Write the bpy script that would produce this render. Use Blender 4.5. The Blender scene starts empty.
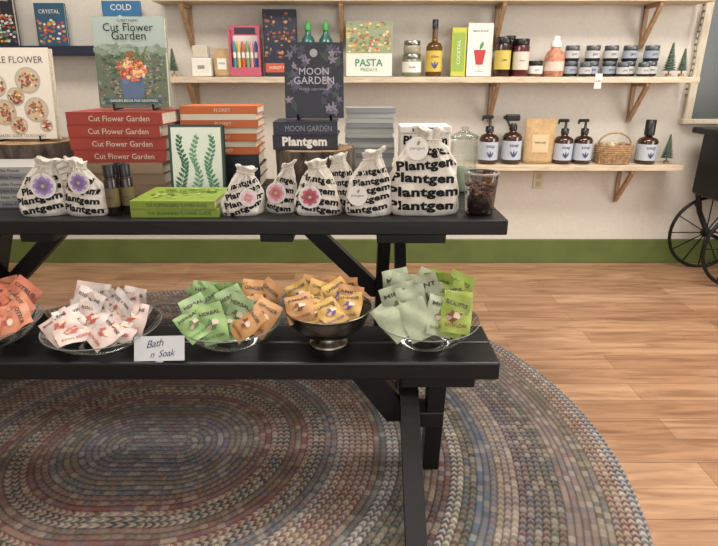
import bpy, bmesh, math, random
from mathutils import Matrix, Vector
from mathutils.bvhtree import BVHTree
random.seed(7)
sc=bpy.context.scene
sc.view_settings.view_transform='Standard'

# ---------------------------------------------------------------- materials
def lin(c):
    r=[]
    for x in c[:3]:
        x=x/255.0
        r.append(x/12.92 if x<=0.04045 else ((x+0.055)/1.055)**2.4)
    return (r[0],r[1],r[2],1)
MC={}
def mk(name,col,rough=0.55,metal=0.0,nscale=0,var=0.0,bump=0.0,stretch=None,coat=0,bdist=.01,spec=None):
    if name in MC: return MC[name]
    m=bpy.data.materials.new(name); m.use_nodes=True
    nt=m.node_tree; b=nt.nodes['Principled BSDF']
    b.inputs['Base Color'].default_value=lin(col)
    b.inputs['Roughness'].default_value=rough
    b.inputs['Metallic'].default_value=metal
    if spec is not None: b.inputs['Specular IOR Level'].default_value=spec
    if coat: b.inputs['Coat Weight'].default_value=coat
    if nscale:
        tc=nt.nodes.new('ShaderNodeTexCoord'); mp=nt.nodes.new('ShaderNodeMapping')
        if stretch: mp.inputs['Scale'].default_value=stretch
        n=nt.nodes.new('ShaderNodeTexNoise'); n.inputs['Scale'].default_value=nscale; n.inputs['Detail'].default_value=5
        nt.links.new(tc.outputs['Object'],mp.inputs[0]); nt.links.new(mp.outputs[0],n.inputs['Vector'])
        if var:
            r=nt.nodes.new('ShaderNodeValToRGB')
            r.color_ramp.elements[0].position=0.3; r.color_ramp.elements[1].position=0.7
            r.color_ramp.elements[0].color=lin([max(0,x*(1-var)) for x in col])
            r.color_ramp.elements[1].color=lin([min(255,x*(1+var*0.6)) for x in col])
            nt.links.new(n.outputs[0],r.inputs[0]); nt.links.new(r.outputs[0],b.inputs['Base Color'])
        if bump:
            bp=nt.nodes.new('ShaderNodeBump'); bp.inputs['Strength'].default_value=bump; bp.inputs['Distance'].default_value=bdist
            nt.links.new(n.outputs[0],bp.inputs['Height']); nt.links.new(bp.outputs[0],b.inputs['Normal'])
    MC[name]=m; return m
def c(col,rough=0.5):
    return mk('print_%d_%d_%d'%tuple(col),col,rough)
def glassmat(name,tint=(255,255,255),gl=0.12,k=.35):
    if name in MC: return MC[name]
    m=bpy.data.materials.new(name); m.use_nodes=True; nt=m.node_tree
    for n in list(nt.nodes): nt.nodes.remove(n)
    o=nt.nodes.new('ShaderNodeOutputMaterial'); t=nt.nodes.new('ShaderNodeBsdfTransparent'); t.inputs[0].default_value=lin(tint)
    g=nt.nodes.new('ShaderNodeBsdfGlossy'); g.inputs['Roughness'].default_value=0.05
    lw=nt.nodes.new('ShaderNodeFresnel'); lw.inputs[0].default_value=1.42
    ma=nt.nodes.new('ShaderNodeMath'); ma.operation='MULTIPLY_ADD'; ma.inputs[1].default_value=k*2; ma.inputs[2].default_value=gl*0.3; ma.use_clamp=True
    mx=nt.nodes.new('ShaderNodeMixShader')
    nt.links.new(lw.outputs[0],ma.inputs[0]); nt.links.new(ma.outputs[0],mx.inputs[0])
    nt.links.new(t.outputs[0],mx.inputs[1]); nt.links.new(g.outputs[0],mx.inputs[2]); nt.links.new(mx.outputs[0],o.inputs[0])
    MC[name]=m; return m

BLACKP=mk('black_paint',(12,12,14),0.42,nscale=7,var=0.3,bump=0.18,stretch=(1,8,8),bdist=.004,spec=.45)
CLOTH=mk('muslin',(206,199,188),1.0,nscale=55,var=0.06,bump=0.5,bdist=.006,spec=.1)
INK=mk('ink',(18,18,20),0.7,spec=.2)
WHITE=mk('white_print',(224,220,212),0.6)
PAPER=mk('pages',(208,200,182),0.8,nscale=120,var=0.15,stretch=(0.2,0.2,6))
KRAFT=mk('kraft',(190,158,114),0.8,nscale=30,var=0.08,bump=0.2)
BIRCH=mk('birch_wood',(170,136,102),0.6,nscale=14,var=0.18,stretch=(6,6,1))
SHELFW=mk('shelf_wood',(208,190,164),0.5,nscale=10,var=0.12,stretch=(1,8,8))
BARK=mk('bark',(84,72,62),0.95,nscale=26,var=0.5,bump=1.0,stretch=(1,1,.5))
CUT=mk('cut_wood',(160,128,92),0.8,nscale=16,var=0.25)
BLK=mk('black_plastic',(14,14,16),0.35)
AMBER=mk('amber_glass',(54,28,13),0.12,coat=.5)
GLASS=glassmat('clear_glass',(236,240,238),.10,.20)
WIRE=mk('black_wire',(20,18,18),0.4,metal=0.4)
STEEL=mk('pewter_metal',(150,144,134),0.27,metal=1.0,nscale=20,var=.12)
ROPE=mk('cord',(205,196,180),0.9)

# ---------------------------------------------------------------- builder
TCACHE={}
def textgeo(s,bold):
    k=(s,bold)
    if k in TCACHE: return TCACHE[k]
    cu=bpy.data.curves.new('t','FONT'); cu.body=s; cu.size=1; cu.resolution_u=2
    cu.offset={0:0.0,1:0.02,2:0.045,3:0.0}[int(bold)]
    if int(bold)==2: cu.space_character=1.06
    if int(bold)==3: cu.shear=.45; cu.space_character=.92
    ob=bpy.data.objects.new('t',cu); sc.collection.objects.link(ob)
    bpy.context.view_layer.update()
    me=bpy.data.meshes.new_from_object(ob)
    vs=[v.co.copy() for v in me.vertices]; fs=[tuple(p.vertices) for p in me.polygons]
    bpy.data.objects.remove(ob); bpy.data.curves.remove(cu); bpy.data.meshes.remove(me)
    if vs:
        x0=min(v.x for v in vs);x1=max(v.x for v in vs);y0=min(v.y for v in vs);y1=max(v.y for v in vs)
        vs=[(v.x-(x0+x1)/2,v.y-(y0+y1)/2) for v in vs]; d=(x1-x0,y1-y0)
    else: d=(1,1)
    TCACHE[k]=(vs,fs,d); return TCACHE[k]

class B:
    def __init__(s): s.v=[];s.f=[];s.mi=[];s.sm=[];s.mats=[]
    def add(s,vs,fs,mat,smooth=False,T=None):
        if mat not in s.mats: s.mats.append(mat)
        i=s.mats.index(mat)
        used=sorted({k for f in fs for k in f}); mp={k:len(s.v)+n for n,k in enumerate(used)}
        for k in used:
            p=Vector(vs[k])
            if T is not None: p=T@p
            s.v.append(p)
        for f in fs: s.f.append([mp[k] for k in f]); s.mi.append(i); s.sm.append(smooth)
    def box(s,x0,x1,y0,y1,z0,z1,mat,bev=0,T=None,seg=1):
        if bev:
            bm=bmesh.new(); bmesh.ops.create_cube(bm,size=1)
            for v in bm.verts:
                v.co=Vector(((x0+x1)/2+v.co.x*(x1-x0),(y0+y1)/2+v.co.y*(y1-y0),(z0+z1)/2+v.co.z*(z1-z0)))
            bmesh.ops.bevel(bm,geom=list(bm.edges),offset=bev,segments=seg,affect='EDGES',profile=0.5)
            bm.verts.index_update()
            s.add([v.co.copy() for v in bm.verts],[[v.index for v in f.verts] for f in bm.faces],mat,False,T); bm.free(); return
        vs=[(x0,y0,z0),(x1,y0,z0),(x1,y1,z0),(x0,y1,z0),(x0,y0,z1),(x1,y0,z1),(x1,y1,z1),(x0,y1,z1)]
        s.add(vs,[(0,3,2,1),(4,5,6,7),(0,1,5,4),(1,2,6,5),(2,3,7,6),(3,0,4,7)],mat,False,T)
    def beam(s,p0,p1,wx,wy,mat):
        vs=[]
        for p in (p0,p1):
            for a,b in ((-1,-1),(1,-1),(1,1),(-1,1)): vs.append((p[0]+a*wx/2,p[1]+b*wy/2,p[2]))
        s.add(vs,[(0,1,2,3),(7,6,5,4),(0,4,5,1),(1,5,6,2),(2,6,7,3),(3,7,4,0)],mat)
    def lathe(s,prof,mat,cx=0,cy=0,cz=0,n=28,T=None,smooth=True,caps=True,sx=1,sy=1):
        vs=[];fs=[]
        for r,z in prof:
            for i in range(n):
                a=2*math.pi*i/n; vs.append((cx+r*sx*math.cos(a),cy+r*sy*math.sin(a),cz+z))
        for j in range(len(prof)-1):
            for i in range(n):
                k=(i+1)%n; fs.append((j*n+i,j*n+k,(j+1)*n+k,(j+1)*n+i))
        s.add(vs,fs,mat,smooth,T)
        if caps:
            if prof[0][0]>1e-4: s.add(vs[:n],[tuple(range(n))[::-1]],mat,False,T)
            if prof[-1][0]>1e-4: s.add(vs[-n:],[tuple(range(n))],mat,False,T)
    def tube(s,pts,r,mat,n=6,T=None,closed=False):
        pts=[Vector(p) for p in pts]; vs=[];fs=[];N=len(pts)
        for j,p in enumerate(pts):
            if closed: d=pts[(j+1)%N]-pts[j-1]
            else: d=pts[min(j+1,N-1)]-pts[max(j-1,0)]
            d.normalize(); u=d.cross(Vector((0,0,1)))
            if u.length<.1: u=d.cross(Vector((0,1,0)))
            u.normalize(); w=d.cross(u)
            for i in range(n):
                a=2*math.pi*i/n; vs.append(p+(u*math.cos(a)+w*math.sin(a))*r)
        for j in range(N if closed else N-1):
            for i in range(n):
                k=(i+1)%n; q=(j+1)%N; fs.append((j*n+i,j*n+k,q*n+k,q*n+i))
        if not closed: fs.append(tuple(range(n))); fs.append(tuple((N-1)*n+i for i in range(n)))
        s.add(vs,fs,mat,True,T)
    def text(s,t,cx,cz,mat,w=None,h=None,y=0,bold=True,surf=None,T=None,rot=0,maxw=None,clip=None):
        vs,fs,d=textgeo(t,bold)
        if w: k=w/d[0]; kh=k if h is None else h/d[1]
        else: k=kh=h/d[1]
        if maxw and d[0]*k>maxw: k=maxw/d[0]
        ca,sa=math.cos(rot),math.sin(rot); out=[]
        for a,b in vs:
            a*=k;b*=kh; x=cx+a*ca-b*sa; z=cz+a*sa+b*ca
            out.append((x,surf(x,z) if surf else y,z))
        if clip: fs=[f for f in fs if all(out[i][1]<1 for i in f)]
        s.add(out,fs,mat,False,T)
    def disc(s,cx,cz,rx,rz,mat,y,n=14,T=None,wob=0,surf=None):
        vs=[]
        for i in range(n):
            a=2*math.pi*i/n; q=1+wob*math.sin(i*2.7+cx*90)
            x=cx+rx*q*math.cos(a); z=cz+rz*q*math.sin(a); vs.append((x,(surf(x,z)+y) if surf else y,z))
        s.add(vs,[tuple(range(n))],mat,False,T)
    def leaf(s,x,z,L,ang,wd,mat,y,T=None):
        vs=[];pts=[(0,0),(.25,.8),(.5,1),(.8,.6),(1,0),(.8,-.6),(.5,-1),(.25,-.8)]
        for a,b in pts:
            a*=L;b*=wd; vs.append((x+a*math.cos(ang)-b*math.sin(ang),y,z+a*math.sin(ang)+b*math.cos(ang)))
        s.add(vs,[tuple(range(8))],mat,False,T)
    def rect(s,x0,x1,z0,z1,mat,y,T=None):
        s.add([(x0,y,z0),(x1,y,z0),(x1,y,z1),(x0,y,z1)],[(0,1,2,3)],mat,False,T)
    def done(s,name,loc=(0,0,0),rot=(0,0,0),parent=None):
        me=bpy.data.meshes.new(name); me.from_pydata([tuple(v) for v in s.v],[],s.f)
        for m in s.mats: me.materials.append(m)
        me.polygons.foreach_set('material_index',s.mi); me.polygons.foreach_set('use_smooth',s.sm); me.update()
        ob=bpy.data.objects.new(name,me); sc.collection.objects.link(ob); ob.location=loc; ob.rotation_euler=rot
        if parent: ob.parent=parent
        return ob
RX=lambda a:Matrix.Rotation(math.radians(a),4,'X')
RY=lambda a:Matrix.Rotation(math.radians(a),4,'Y')
RZ=lambda a:Matrix.Rotation(math.radians(a),4,'Z')
TR=lambda x,y,z:Matrix.Translation((x,y,z))

# ---------------------------------------------------------------- room
XL,XR,YB,YF,H=-2.9,3.1,3.46,-2.6,2.75
def floor_mat():
    m=bpy.data.materials.new('wood_floor'); m.use_nodes=True; nt=m.node_tree; b=nt.nodes['Principled BSDF']; L=nt.links.new
    tc=nt.nodes.new('ShaderNodeTexCoord')
    br=nt.nodes.new('ShaderNodeTexBrick'); br.inputs['Scale'].default_value=1; br.inputs['Brick Width'].default_value=1.1
    br.inputs['Row Height'].default_value=0.12; br.inputs['Mortar Size'].default_value=0.001; br.inputs['Mortar Smooth'].default_value=.3
    br.inputs['Color1'].default_value=lin((184,146,114)); br.inputs['Color2'].default_value=lin((156,117,88)); br.inputs['Mortar'].default_value=lin((96,68,50))
    br.offset=0.37
    L(tc.outputs['Object'],br.inputs['Vector'])
    mp=nt.nodes.new('ShaderNodeMapping'); mp.inputs['Scale'].default_value=(1.6,14,1); L(tc.outputs['Object'],mp.inputs[0])
    n=nt.nodes.new('ShaderNodeTexNoise'); n.inputs['Scale'].default_value=2.0; n.inputs['Detail'].default_value=9; n.inputs['Distortion'].default_value=.8
    L(mp.outputs[0],n.inputs['Vector'])
    r=nt.nodes.new('ShaderNodeValToRGB'); r.color_ramp.elements[0].position=.32; r.color_ramp.elements[0].color=(.52,.46,.41,1)
    r.color_ramp.elements[1].position=.6; r.color_ramp.elements[1].color=(1.05,1.04,1.02,1); L(n.outputs[0],r.inputs[0])
    mx=nt.nodes.new('ShaderNodeMix'); mx.data_type='RGBA'; mx.blend_type='MULTIPLY'; mx.inputs[0].default_value=.85
    L(br.outputs[0],mx.inputs[6]); L(r.outputs[0],mx.inputs[7]); L(mx.outputs[2],b.inputs['Base Color'])
    b.inputs['Roughness'].default_value=.38
    bp=nt.nodes.new('ShaderNodeBump'); bp.inputs['Strength'].default_value=.1; bp.inputs['Distance'].default_value=.003
    L(n.outputs[0],bp.inputs['Height']); L(bp.outputs[0],b.inputs['Normal'])
    return m
WALL=mk('wall_paint',(214,207,195),0.85,nscale=60,var=0.02,bump=.08)
CEIL=mk('ceiling_paint',(230,226,218),0.9)
GREEN=mk('green_trim',(94,108,54),0.5,nscale=6,var=.08)
b=B(); b.box(XL,XR,YF,YB,-.08,0,floor_mat()); b.done('floor')
b=B(); b.box(XL-.1,XR+.1,YB,YB+.1,-.08,H,WALL); b.done('wall_back')
b=B(); b.box(XL-.1,XL,YF,YB,-.08,H,WALL); b.done('wall_left')
b=B(); b.box(XR,XR+.1,YF,YB,-.08,H,WALL); b.done('wall_right')
b=B(); b.box(XL-.1,XR+.1,YF-.1,YB+.1,H,H+.08,CEIL); b.done('ceiling')
b=B(); b.box(XL-.1,XR+.1,YF-.1,YF,-.08,.5,WALL); b.box(XL-.1,XR+.1,YF-.1,YF,2.4,H,WALL)
b.box(XL-.1,XL+.5,YF-.1,YF,.5,2.4,WALL); b.box(XR-.5,XR+.1,YF-.1,YF,.5,2.4,WALL); b.box(-.05,.05,YF-.1,YF,.5,2.4,WALL); b.done('wall_front')
b=B(); b.box(XL,XR,YB-.018,YB,0,.163,GREEN,.004); b.done('baseboard_back')
b=B(); b.box(XR-.018,XR,YF,YB-.02,0,.163,GREEN,.004); b.done('baseboard_right')
b=B(); b.box(XL,XL+.018,YF,YB-.02,0,.163,GREEN,.004); b.done('baseboard_left')

TRIM=mk('pale_wood_trim',(196,184,162),.5,nscale=12,var=.1,stretch=(8,8,1)); PANE=mk('dark_pane',(58,64,62),.3)
b=B(); y0=YB-.035
b.box(1.985,2.035,y0,YB,.93,2.35,TRIM,.005); b.box(2.94,3.03,y0,YB,.93,2.35,TRIM,.005)
b.box(1.985,3.03,y0,YB,2.35,2.45,TRIM,.005); b.box(1.975,3.05,y0-.02,YB,.905,.935,TRIM,.005)
b.box(2.035,2.94,YB-.012,YB,.935,2.35,PANE); b.box(2.48,2.52,YB-.025,YB-.012,.935,2.35,TRIM); b.box(2.035,2.94,YB-.025,YB-.012,1.83,1.86,TRIM)
b.done('window_1')
b=B()
pts=[(1.965+.006*math.sin(i*.9),YB-.05,2.3-i*.035) for i in range(36)]
b.tube(pts,.003,ROPE)
for p in pts: b.lathe([(0,-.009),(.007,-.005),(.009,0),(.007,.005),(0,.009)],mk('bead',(110,104,92),.4),p[0],p[1],p[2],n=8)
b.done('bead_garland')

# ---------------------------------------------------------------- rug
def rug_mat(a,w):
    m=bpy.data.materials.new('braided_wool'); m.use_nodes=True; nt=m.node_tree; bs=nt.nodes['Principled BSDF']; L=nt.links.new
    bs.inputs['Roughness'].default_value=1; bs.inputs['Specular IOR Level'].default_value=.1
    def M(op,x,y=None,z=None):
        n=nt.nodes.new('ShaderNodeMath'); n.operation=op
        for i,q in enumerate((x,y,z)):
            if q is None: continue
            if isinstance(q,(int,float)): n.inputs[i].default_value=q
            else: L(q,n.inputs[i])
        return n.outputs[0]
    tc=nt.nodes.new('ShaderNodeTexCoord'); sp=nt.nodes.new('ShaderNodeSeparateXYZ')
    nz=nt.nodes.new('ShaderNodeTexNoise'); nz.inputs['Scale'].default_value=2.5; L(tc.outputs['Object'],nz.inputs['Vector'])
    L(tc.outputs['Object'],sp.inputs[0]); X,Y=sp.outputs[0],sp.outputs[1]
    cl=M('MINIMUM',M('MAXIMUM',X,-a),a); dx=M('SUBTRACT',X,cl)
    r=M('SQRT',M('ADD',M('MULTIPLY',dx,dx),M('MULTIPLY',Y,Y)))
    r=M('ADD',r,M('MULTIPLY',nz.outputs[0],.02))
    q=M('DIVIDE',r,w); ring=M('FLOOR',q); fr=M('FRACT',q)
    ang=M('ARCTAN2',Y,dx)
    arc=M('ADD',M('DIVIDE',M('MULTIPLY',ang,M('MULTIPLY',M('ADD',ring,.5),w)),.022),M('MULTIPLY',X,M('MULTIPLY',30,M('LESS_THAN',M('ABSOLUTE',X),a))))
    chev=M('ABSOLUTE',M('SUBTRACT',fr,.5))
    st=M('FRACT',M('ADD',arc,chev)); sel=M('GREATER_THAN',st,.5)
    def wn(v):
        n=nt.nodes.new('ShaderNodeTexWhiteNoise'); n.noise_dimensions='1D'; L(v,n.inputs['W']); return n.outputs['Value']
    cols=[(124,110,98),(82,94,116),(114,70,66),(158,144,124),(54,52,58),(102,102,84),(178,170,158),(124,106,112),(78,94,102)]
    def ramp(v):
        n=nt.nodes.new('ShaderNodeValToRGB'); cr=n.color_ramp; cr.interpolation='CONSTANT'
        cr.elements[0].color=lin(cols[0]); cr.elements[1].position=1/9; cr.elements[1].color=lin(cols[1])
        for i in range(2,9): e=cr.elements.new(i/9); e.color=lin(cols[i])
        L(v,n.inputs[0]); return n.outputs[0]
    A=ramp(wn(M('ADD',M('FLOOR',M('DIVIDE',ring,3)),17))); Bc=ramp(wn(M('ADD',M('FLOOR',M('DIVIDE',ring,2)),191)))
    Cc=ramp(wn(M('ADD',M('ADD',M('MULTIPLY',ring,17.3),M('FLOOR',arc)),400)))
    mx=nt.nodes.new('ShaderNodeMix'); mx.data_type='RGBA'; L(sel,mx.inputs[0]); L(A,mx.inputs[6]); L(Bc,mx.inputs[7])
    m2=nt.nodes.new('ShaderNodeMix'); m2.data_type='RGBA'; m2.inputs[0].default_value=.35; L(mx.outputs[2],m2.inputs[6]); L(Cc,m2.inputs[7])
    m3=nt.nodes.new('ShaderNodeMix'); m3.data_type='RGBA'; m3.inputs[0].default_value=.2; L(m2.outputs[2],m3.inputs[6]); m3.inputs[7].default_value=lin((118,110,102))
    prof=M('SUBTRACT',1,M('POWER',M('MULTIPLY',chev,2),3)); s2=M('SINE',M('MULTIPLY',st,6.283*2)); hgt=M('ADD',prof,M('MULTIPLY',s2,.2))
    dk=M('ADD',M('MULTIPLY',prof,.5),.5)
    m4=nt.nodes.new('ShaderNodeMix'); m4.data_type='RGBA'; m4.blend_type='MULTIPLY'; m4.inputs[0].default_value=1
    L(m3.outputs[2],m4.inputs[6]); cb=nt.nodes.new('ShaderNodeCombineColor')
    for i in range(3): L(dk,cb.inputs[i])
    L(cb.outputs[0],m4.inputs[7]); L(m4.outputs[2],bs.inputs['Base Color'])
    bp=nt.nodes.new('ShaderNodeBump'); bp.inputs['Strength'].default_value=.6; bp.inputs['Distance'].default_value=.004
    L(hgt,bp.inputs['Height']); L(bp.outputs[0],bs.inputs['Normal'])
    return m
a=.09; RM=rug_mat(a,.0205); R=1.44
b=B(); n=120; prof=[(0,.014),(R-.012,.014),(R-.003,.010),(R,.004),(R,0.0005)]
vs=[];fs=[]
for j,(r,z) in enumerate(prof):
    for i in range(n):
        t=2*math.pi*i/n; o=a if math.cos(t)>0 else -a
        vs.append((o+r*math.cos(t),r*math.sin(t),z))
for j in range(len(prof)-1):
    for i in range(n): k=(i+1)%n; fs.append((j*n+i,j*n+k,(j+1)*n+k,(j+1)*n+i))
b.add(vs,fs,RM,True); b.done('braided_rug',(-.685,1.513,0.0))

# ---------------------------------------------------------------- table & bench
TZ=.75
b=B(); n=5; yw=.75/n
for i in range(n): b.box(-1.85,.477,1.67+i*yw+.002,1.67+(i+1)*yw-.002,.70,.75,BLACKP,.005,seg=2)
for X in (.09,-1.42):
    b.box(X-.03,X+.2,1.73,2.36,.655,.70,BLACKP,.003) if X>0 else b.box(X-.2,X+.03,1.73,2.36,.655,.70,BLACKP,.003)
    sx=1 if X>0 else -1
    b.beam((X,2.26,.0145),(X,1.85,.655),.045,.09,BLACKP)
    b.beam((X+sx*.08,1.84,.0145),(X+sx*.08,2.25,.655),.045,.09,BLACKP)
    b.box(min(X-.02,X+sx*.10),max(X+.02,X+sx*.10),2.0,2.1,.30,.36,BLACKP,.003)
b.beam((.09,2.05,.34),(-.27,2.05,.70),.085,.05,BLACKP)
b.beam((-1.42,2.05,.38),(-1.08,2.05,.70),.085,.05,BLACKP)
b.box(-.33,-.22,1.73,2.36,.66,.70,BLACKP,.003); b.box(-1.13,-1.02,1.73,2.36,.66,.70,BLACKP,.003)
b.done('picnic_table')
b=B()
b.box(-1.75,.39,1.31,1.429,.385,.44,BLACKP,.006,seg=2); b.box(-1.75,.39,1.433,1.55,.385,.44,BLACKP,.006,seg=2)
for X,sx in ((.15,1),(-1.5,-1)):
    b.box(min(X-.03,X+sx*.18),max(X-.03,X+sx*.18),1.335,1.53,.345,.385,BLACKP,.003)
    b.beam((X,1.08,.0145),(X,1.49,.345),.055,.07,BLACKP)
    b.beam((X+sx*.075,1.42,.0145),(X+sx*.075,1.37,.345),.05,.06,BLACKP)
    b.box(min(X,X+sx*.1),max(X,X+sx*.1),1.35,1.43,.20,.25,BLACKP,.003)
b.beam((.13,1.42,.19),(-.01,1.42,.385),.09,.05,BLACKP)
b.beam((-1.48,1.42,.19),(-1.34,1.42,.385),.09,.05,BLACKP)
b.done('bench')

# ---------------------------------------------------------------- books
def book(b,w,h,t,cov,T=None):
    b.box(-w/2,w/2,-t/2,-t/2+.003,0,h,cov,T=T); b.box(-w/2,w/2,t/2-.003,t/2,0,h,cov,T=T)
    b.box(-w/2,-w/2+.004,-t/2,t/2,0,h,cov,T=T); b.box(-w/2+.004,w/2-.004,-t/2+.003,t/2-.003,.004,h-.004,PAPER,T=T)
def easel(b,w,t,h=.1):
    for sx in (-1,1):
        x=sx*w*.28
        b.tube([(x,-.055,.022),(x,-.055,.0035),(x,.02,.0035),(x,.05,h),(x,.09,.0035)],.0035,WIRE)
    b.tube([(-w*.28,.05,h),(w*.28,.05,h)],.003,WIRE)
def stand_book(name,loc,w,h,t,cov,art,lean=10,rz=0,stand=True):
    b=B(); T=TR(0,-.03 if stand else 0,.008 if stand else 0)@RX(-lean)
    book(b,w,h,t,cov,T)
    art(b,w,h,-t/2,T)
    if stand: easel(b,w,t,min(.12,h*.4))
    return b.done(name,loc,(0,0,math.radians(rz)))
def stack(name,loc,books,rz=0):
    b=B(); z=0
    for (w,d,t,cov,txt,tc) in books:
        jx=random.uniform(-.006,.006); T=TR(jx,random.uniform(0,.006),z)@RZ(random.uniform(-1.2,1.2))
        b.box(-w/2,w/2,0,d,0,.003,cov,T=T); b.box(-w/2,w/2,0,d,t-.0035,t-.0005,cov,T=T)
        b.box(-w/2,w/2,0,.004,0.001,t-.001,cov,.001,T=T); b.box(-w/2+.004,w/2-.004,.004,d-.004,.003,t-.0035,PAPER,T=T)
        if txt: b.text(txt,w*.05,t/2,tc,h=t*.44,y=-.0008,bold=False,T=T,maxw=w*.72)
        z+=t
    return b.done(name,loc,(0,0,math.radians(rz)))

RED=mk('red_cover',(154,56,44),.5); ORG=mk('orange_cover',(190,98,46),.5); GRN=mk('green_cover',(124,146,50),.5); GREY=mk('grey_cover',(134,134,136),.5)
NAVY=mk('navy_cover',(28,34,52),.45); CHAR=mk('charcoal_cover',(30,30,38),.45); CREAM=mk('cream_cover',(212,202,180),.55); TAN=mk('tan_cover',(150,128,104),.6)
GREYL=mk('lightgrey_cover',(168,168,164),.5); DGREEN=mk('darkgreen_cover',(34,54,36),.5)

stack('grey_book_stack',(-1.21,1.85,.75),[(.25,.2,.0232,GREYL if i%2 else GREY,'Edible Flower' ,INK) for i in range(6)],2)
stack('red_book_stack',(-.90,2.05,.75),[(.33,.25,.042,TAN,None,INK)]*3+[(.345+.012*(i%2),.26,.0455,RED,'Cut Flower Garden',CREAM) for i in range(4)],-1)
stack('orange_book_stack',(-.555,2.2,.75),[(.30,.19,.045,CHAR,None,INK)]*3+[(.305,.19,.03,ORG if i%2==0 else TAN,'FLORET',CREAM) if i%2==0 else (.295,.19,.022,CREAM,None,INK) for i in range(7)],1)
stack('paperback_stack',(.045,2.245,.75),[(.2 if i%2 else .19,.155,.0195,GREYL if i%3 else GREY,None,INK) for i in range(16)],0)
ob=stack('green_book_stack',(-.6,1.705,.75),[(.285,.24,.027,GRN,'THE BEGINNERS FLOWER GUIDE',DGREEN),(.275,.235,.027,GRN,'THE HUMMINGBIRD FLOWER GUIDE',DGREEN)],0)
b=B(); T=TR(0,.12,.0545)@RX(-90)
b.text('THE COMPOST',0,.055,DGREEN,w=.16,y=-.003,T=T,bold=True); b.text('FLOWER GUIDE',0,.02,DGREEN,w=.18,y=-.003,T=T,bold=True)
for i in range(24): b.leaf(random.uniform(-.10,.10),random.uniform(-.08,.08),.03,random.uniform(0,6.2),.006,c([(146,164,76),(92,116,40),(168,180,104)][i%3]),-.0001*i,T=T)
b.done('cover_print',(0,0,0),parent=ob)

def art_cut(b,w,h,y,T):
    y-=.0008
    b.rect(-w/2+.001,w/2-.001,.001,h*.64,c((92,102,84)),y,T); b.rect(-w/2+.001,w/2-.001,h*.64,h-.001,c((158,172,164)),y,T)
    for i in range(60): b.disc(random.uniform(-w*.46,w*.46),h*random.uniform(.60,.68),random.uniform(.01,.02),random.uniform(.006,.014),c(random.choice([(120,134,116),(104,120,100),(138,150,136)])),y-.00015-.000003*i,9,T,.2)
    for i in range(260):
        z=random.uniform(.01,h*.6); b.disc(random.uniform(-w*.48,w*.48),z,random.uniform(.003,.008),random.uniform(.002,.005),c(random.choice([(70,84,66),(116,124,88),(140,144,104),(60,70,60),(170,120,120),(130,140,150),(84,104,70)])),y-.0004,7,T,.2)
    b.disc(.0,h*.26,w*.17,h*.24,c((82,100,128)),y-.0006,18,T,.04); b.disc(-w*.1,h*.36,w*.06,h*.1,c((96,114,142)),y-.00065,12,T); b.disc(w*.1,h*.36,w*.06,h*.1,c((74,92,120)),y-.00065,12,T)
    b.disc(0,h*.555,w*.055,h*.05,c((196,156,130)),y-.0007,12,T); b.disc(0,h*.59,w*.075,h*.042,c((128,92,60)),y-.0008,12,T)
    for i in range(16): b.leaf(random.uniform(-.03,.03),h*.42,random.uniform(.05,.09),random.uniform(-.4,3.6),.006,c(random.choice([(84,112,62),(120,134,84),(60,86,54)])),y-.0009-.00001*i,T)
    for i in range(120):
        a=random.uniform(0,6.28); r=random.random()**.6
        b.disc(r*w*.21*math.cos(a),h*.42+r*h*.12*math.sin(a),random.uniform(.004,.010),random.uniform(.004,.009),c(random.choice([(206,104,60),(222,146,92),(180,60,56),(226,184,130),(200,116,108),(100,120,66),(228,206,168)])),y-.0012-.00001*i,8,T,.25)
    b.text("FLORET FARM'S",0,h*.955,INK,h=.008,y=y-.0026,bold=False,T=T)
    b.text('Cut Flower',0,h*.885,INK,w=w*.7,y=y-.0026,bold=False,T=T); b.text('Garden',0,h*.795,INK,w=w*.48,y=y-.0026,bold=False,T=T)
    b.rect(-w*.40,w*.40,h*.05,h*.10,c((52,90,94)),y-.002,T); b.text('GARDEN BOOK FOR GROWING',0,h*.075,WHITE,w=w*.68,y=y-.0026,bold=False,T=T)
stand_book('flower_garden_book',(-.845,2.17,1.0605),.262,.318,.03,c((150,160,146)),art_cut,8)

def stump(name,loc,r,h):
    b=B(); n=48; vs=[];fs=[]
    lev=[0,.25,.5,.75,1]
    for z in lev:
        for i in range(n):
            a=2*math.pi*i/n; rr=r*(1-.04+.025*math.sin(5*a)+.02*math.sin(13*a+z*3)+.012*math.sin(23*a))
            vs.append((rr*math.cos(a),rr*math.sin(a),z*h))
    for j in range(4):
        for i in range(n): k=(i+1)%n; fs.append((j*n+i,j*n+k,(j+1)*n+k,(j+1)*n+i))
    b.add(vs,fs,BARK,False); b.add(vs[-n:],[tuple(range(n))],BARK)
    b.add([(v[0]*.93,v[1]*.93,h+.0015) for v in vs[-n:]],[tuple(range(n))],CUT)
    for q in (.7,.5,.3): b.tube([(v[0]*q,v[1]*q,h+.0008) for v in vs[-n:]],.0012,BARK,n=4,closed=True)
    return b.done(name,loc)
stump('tree_stump',(-1.32,2.24,.75),.172,.185)
stump('tree_stump',(-.165,2.075,.75),.155,.178)

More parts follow.
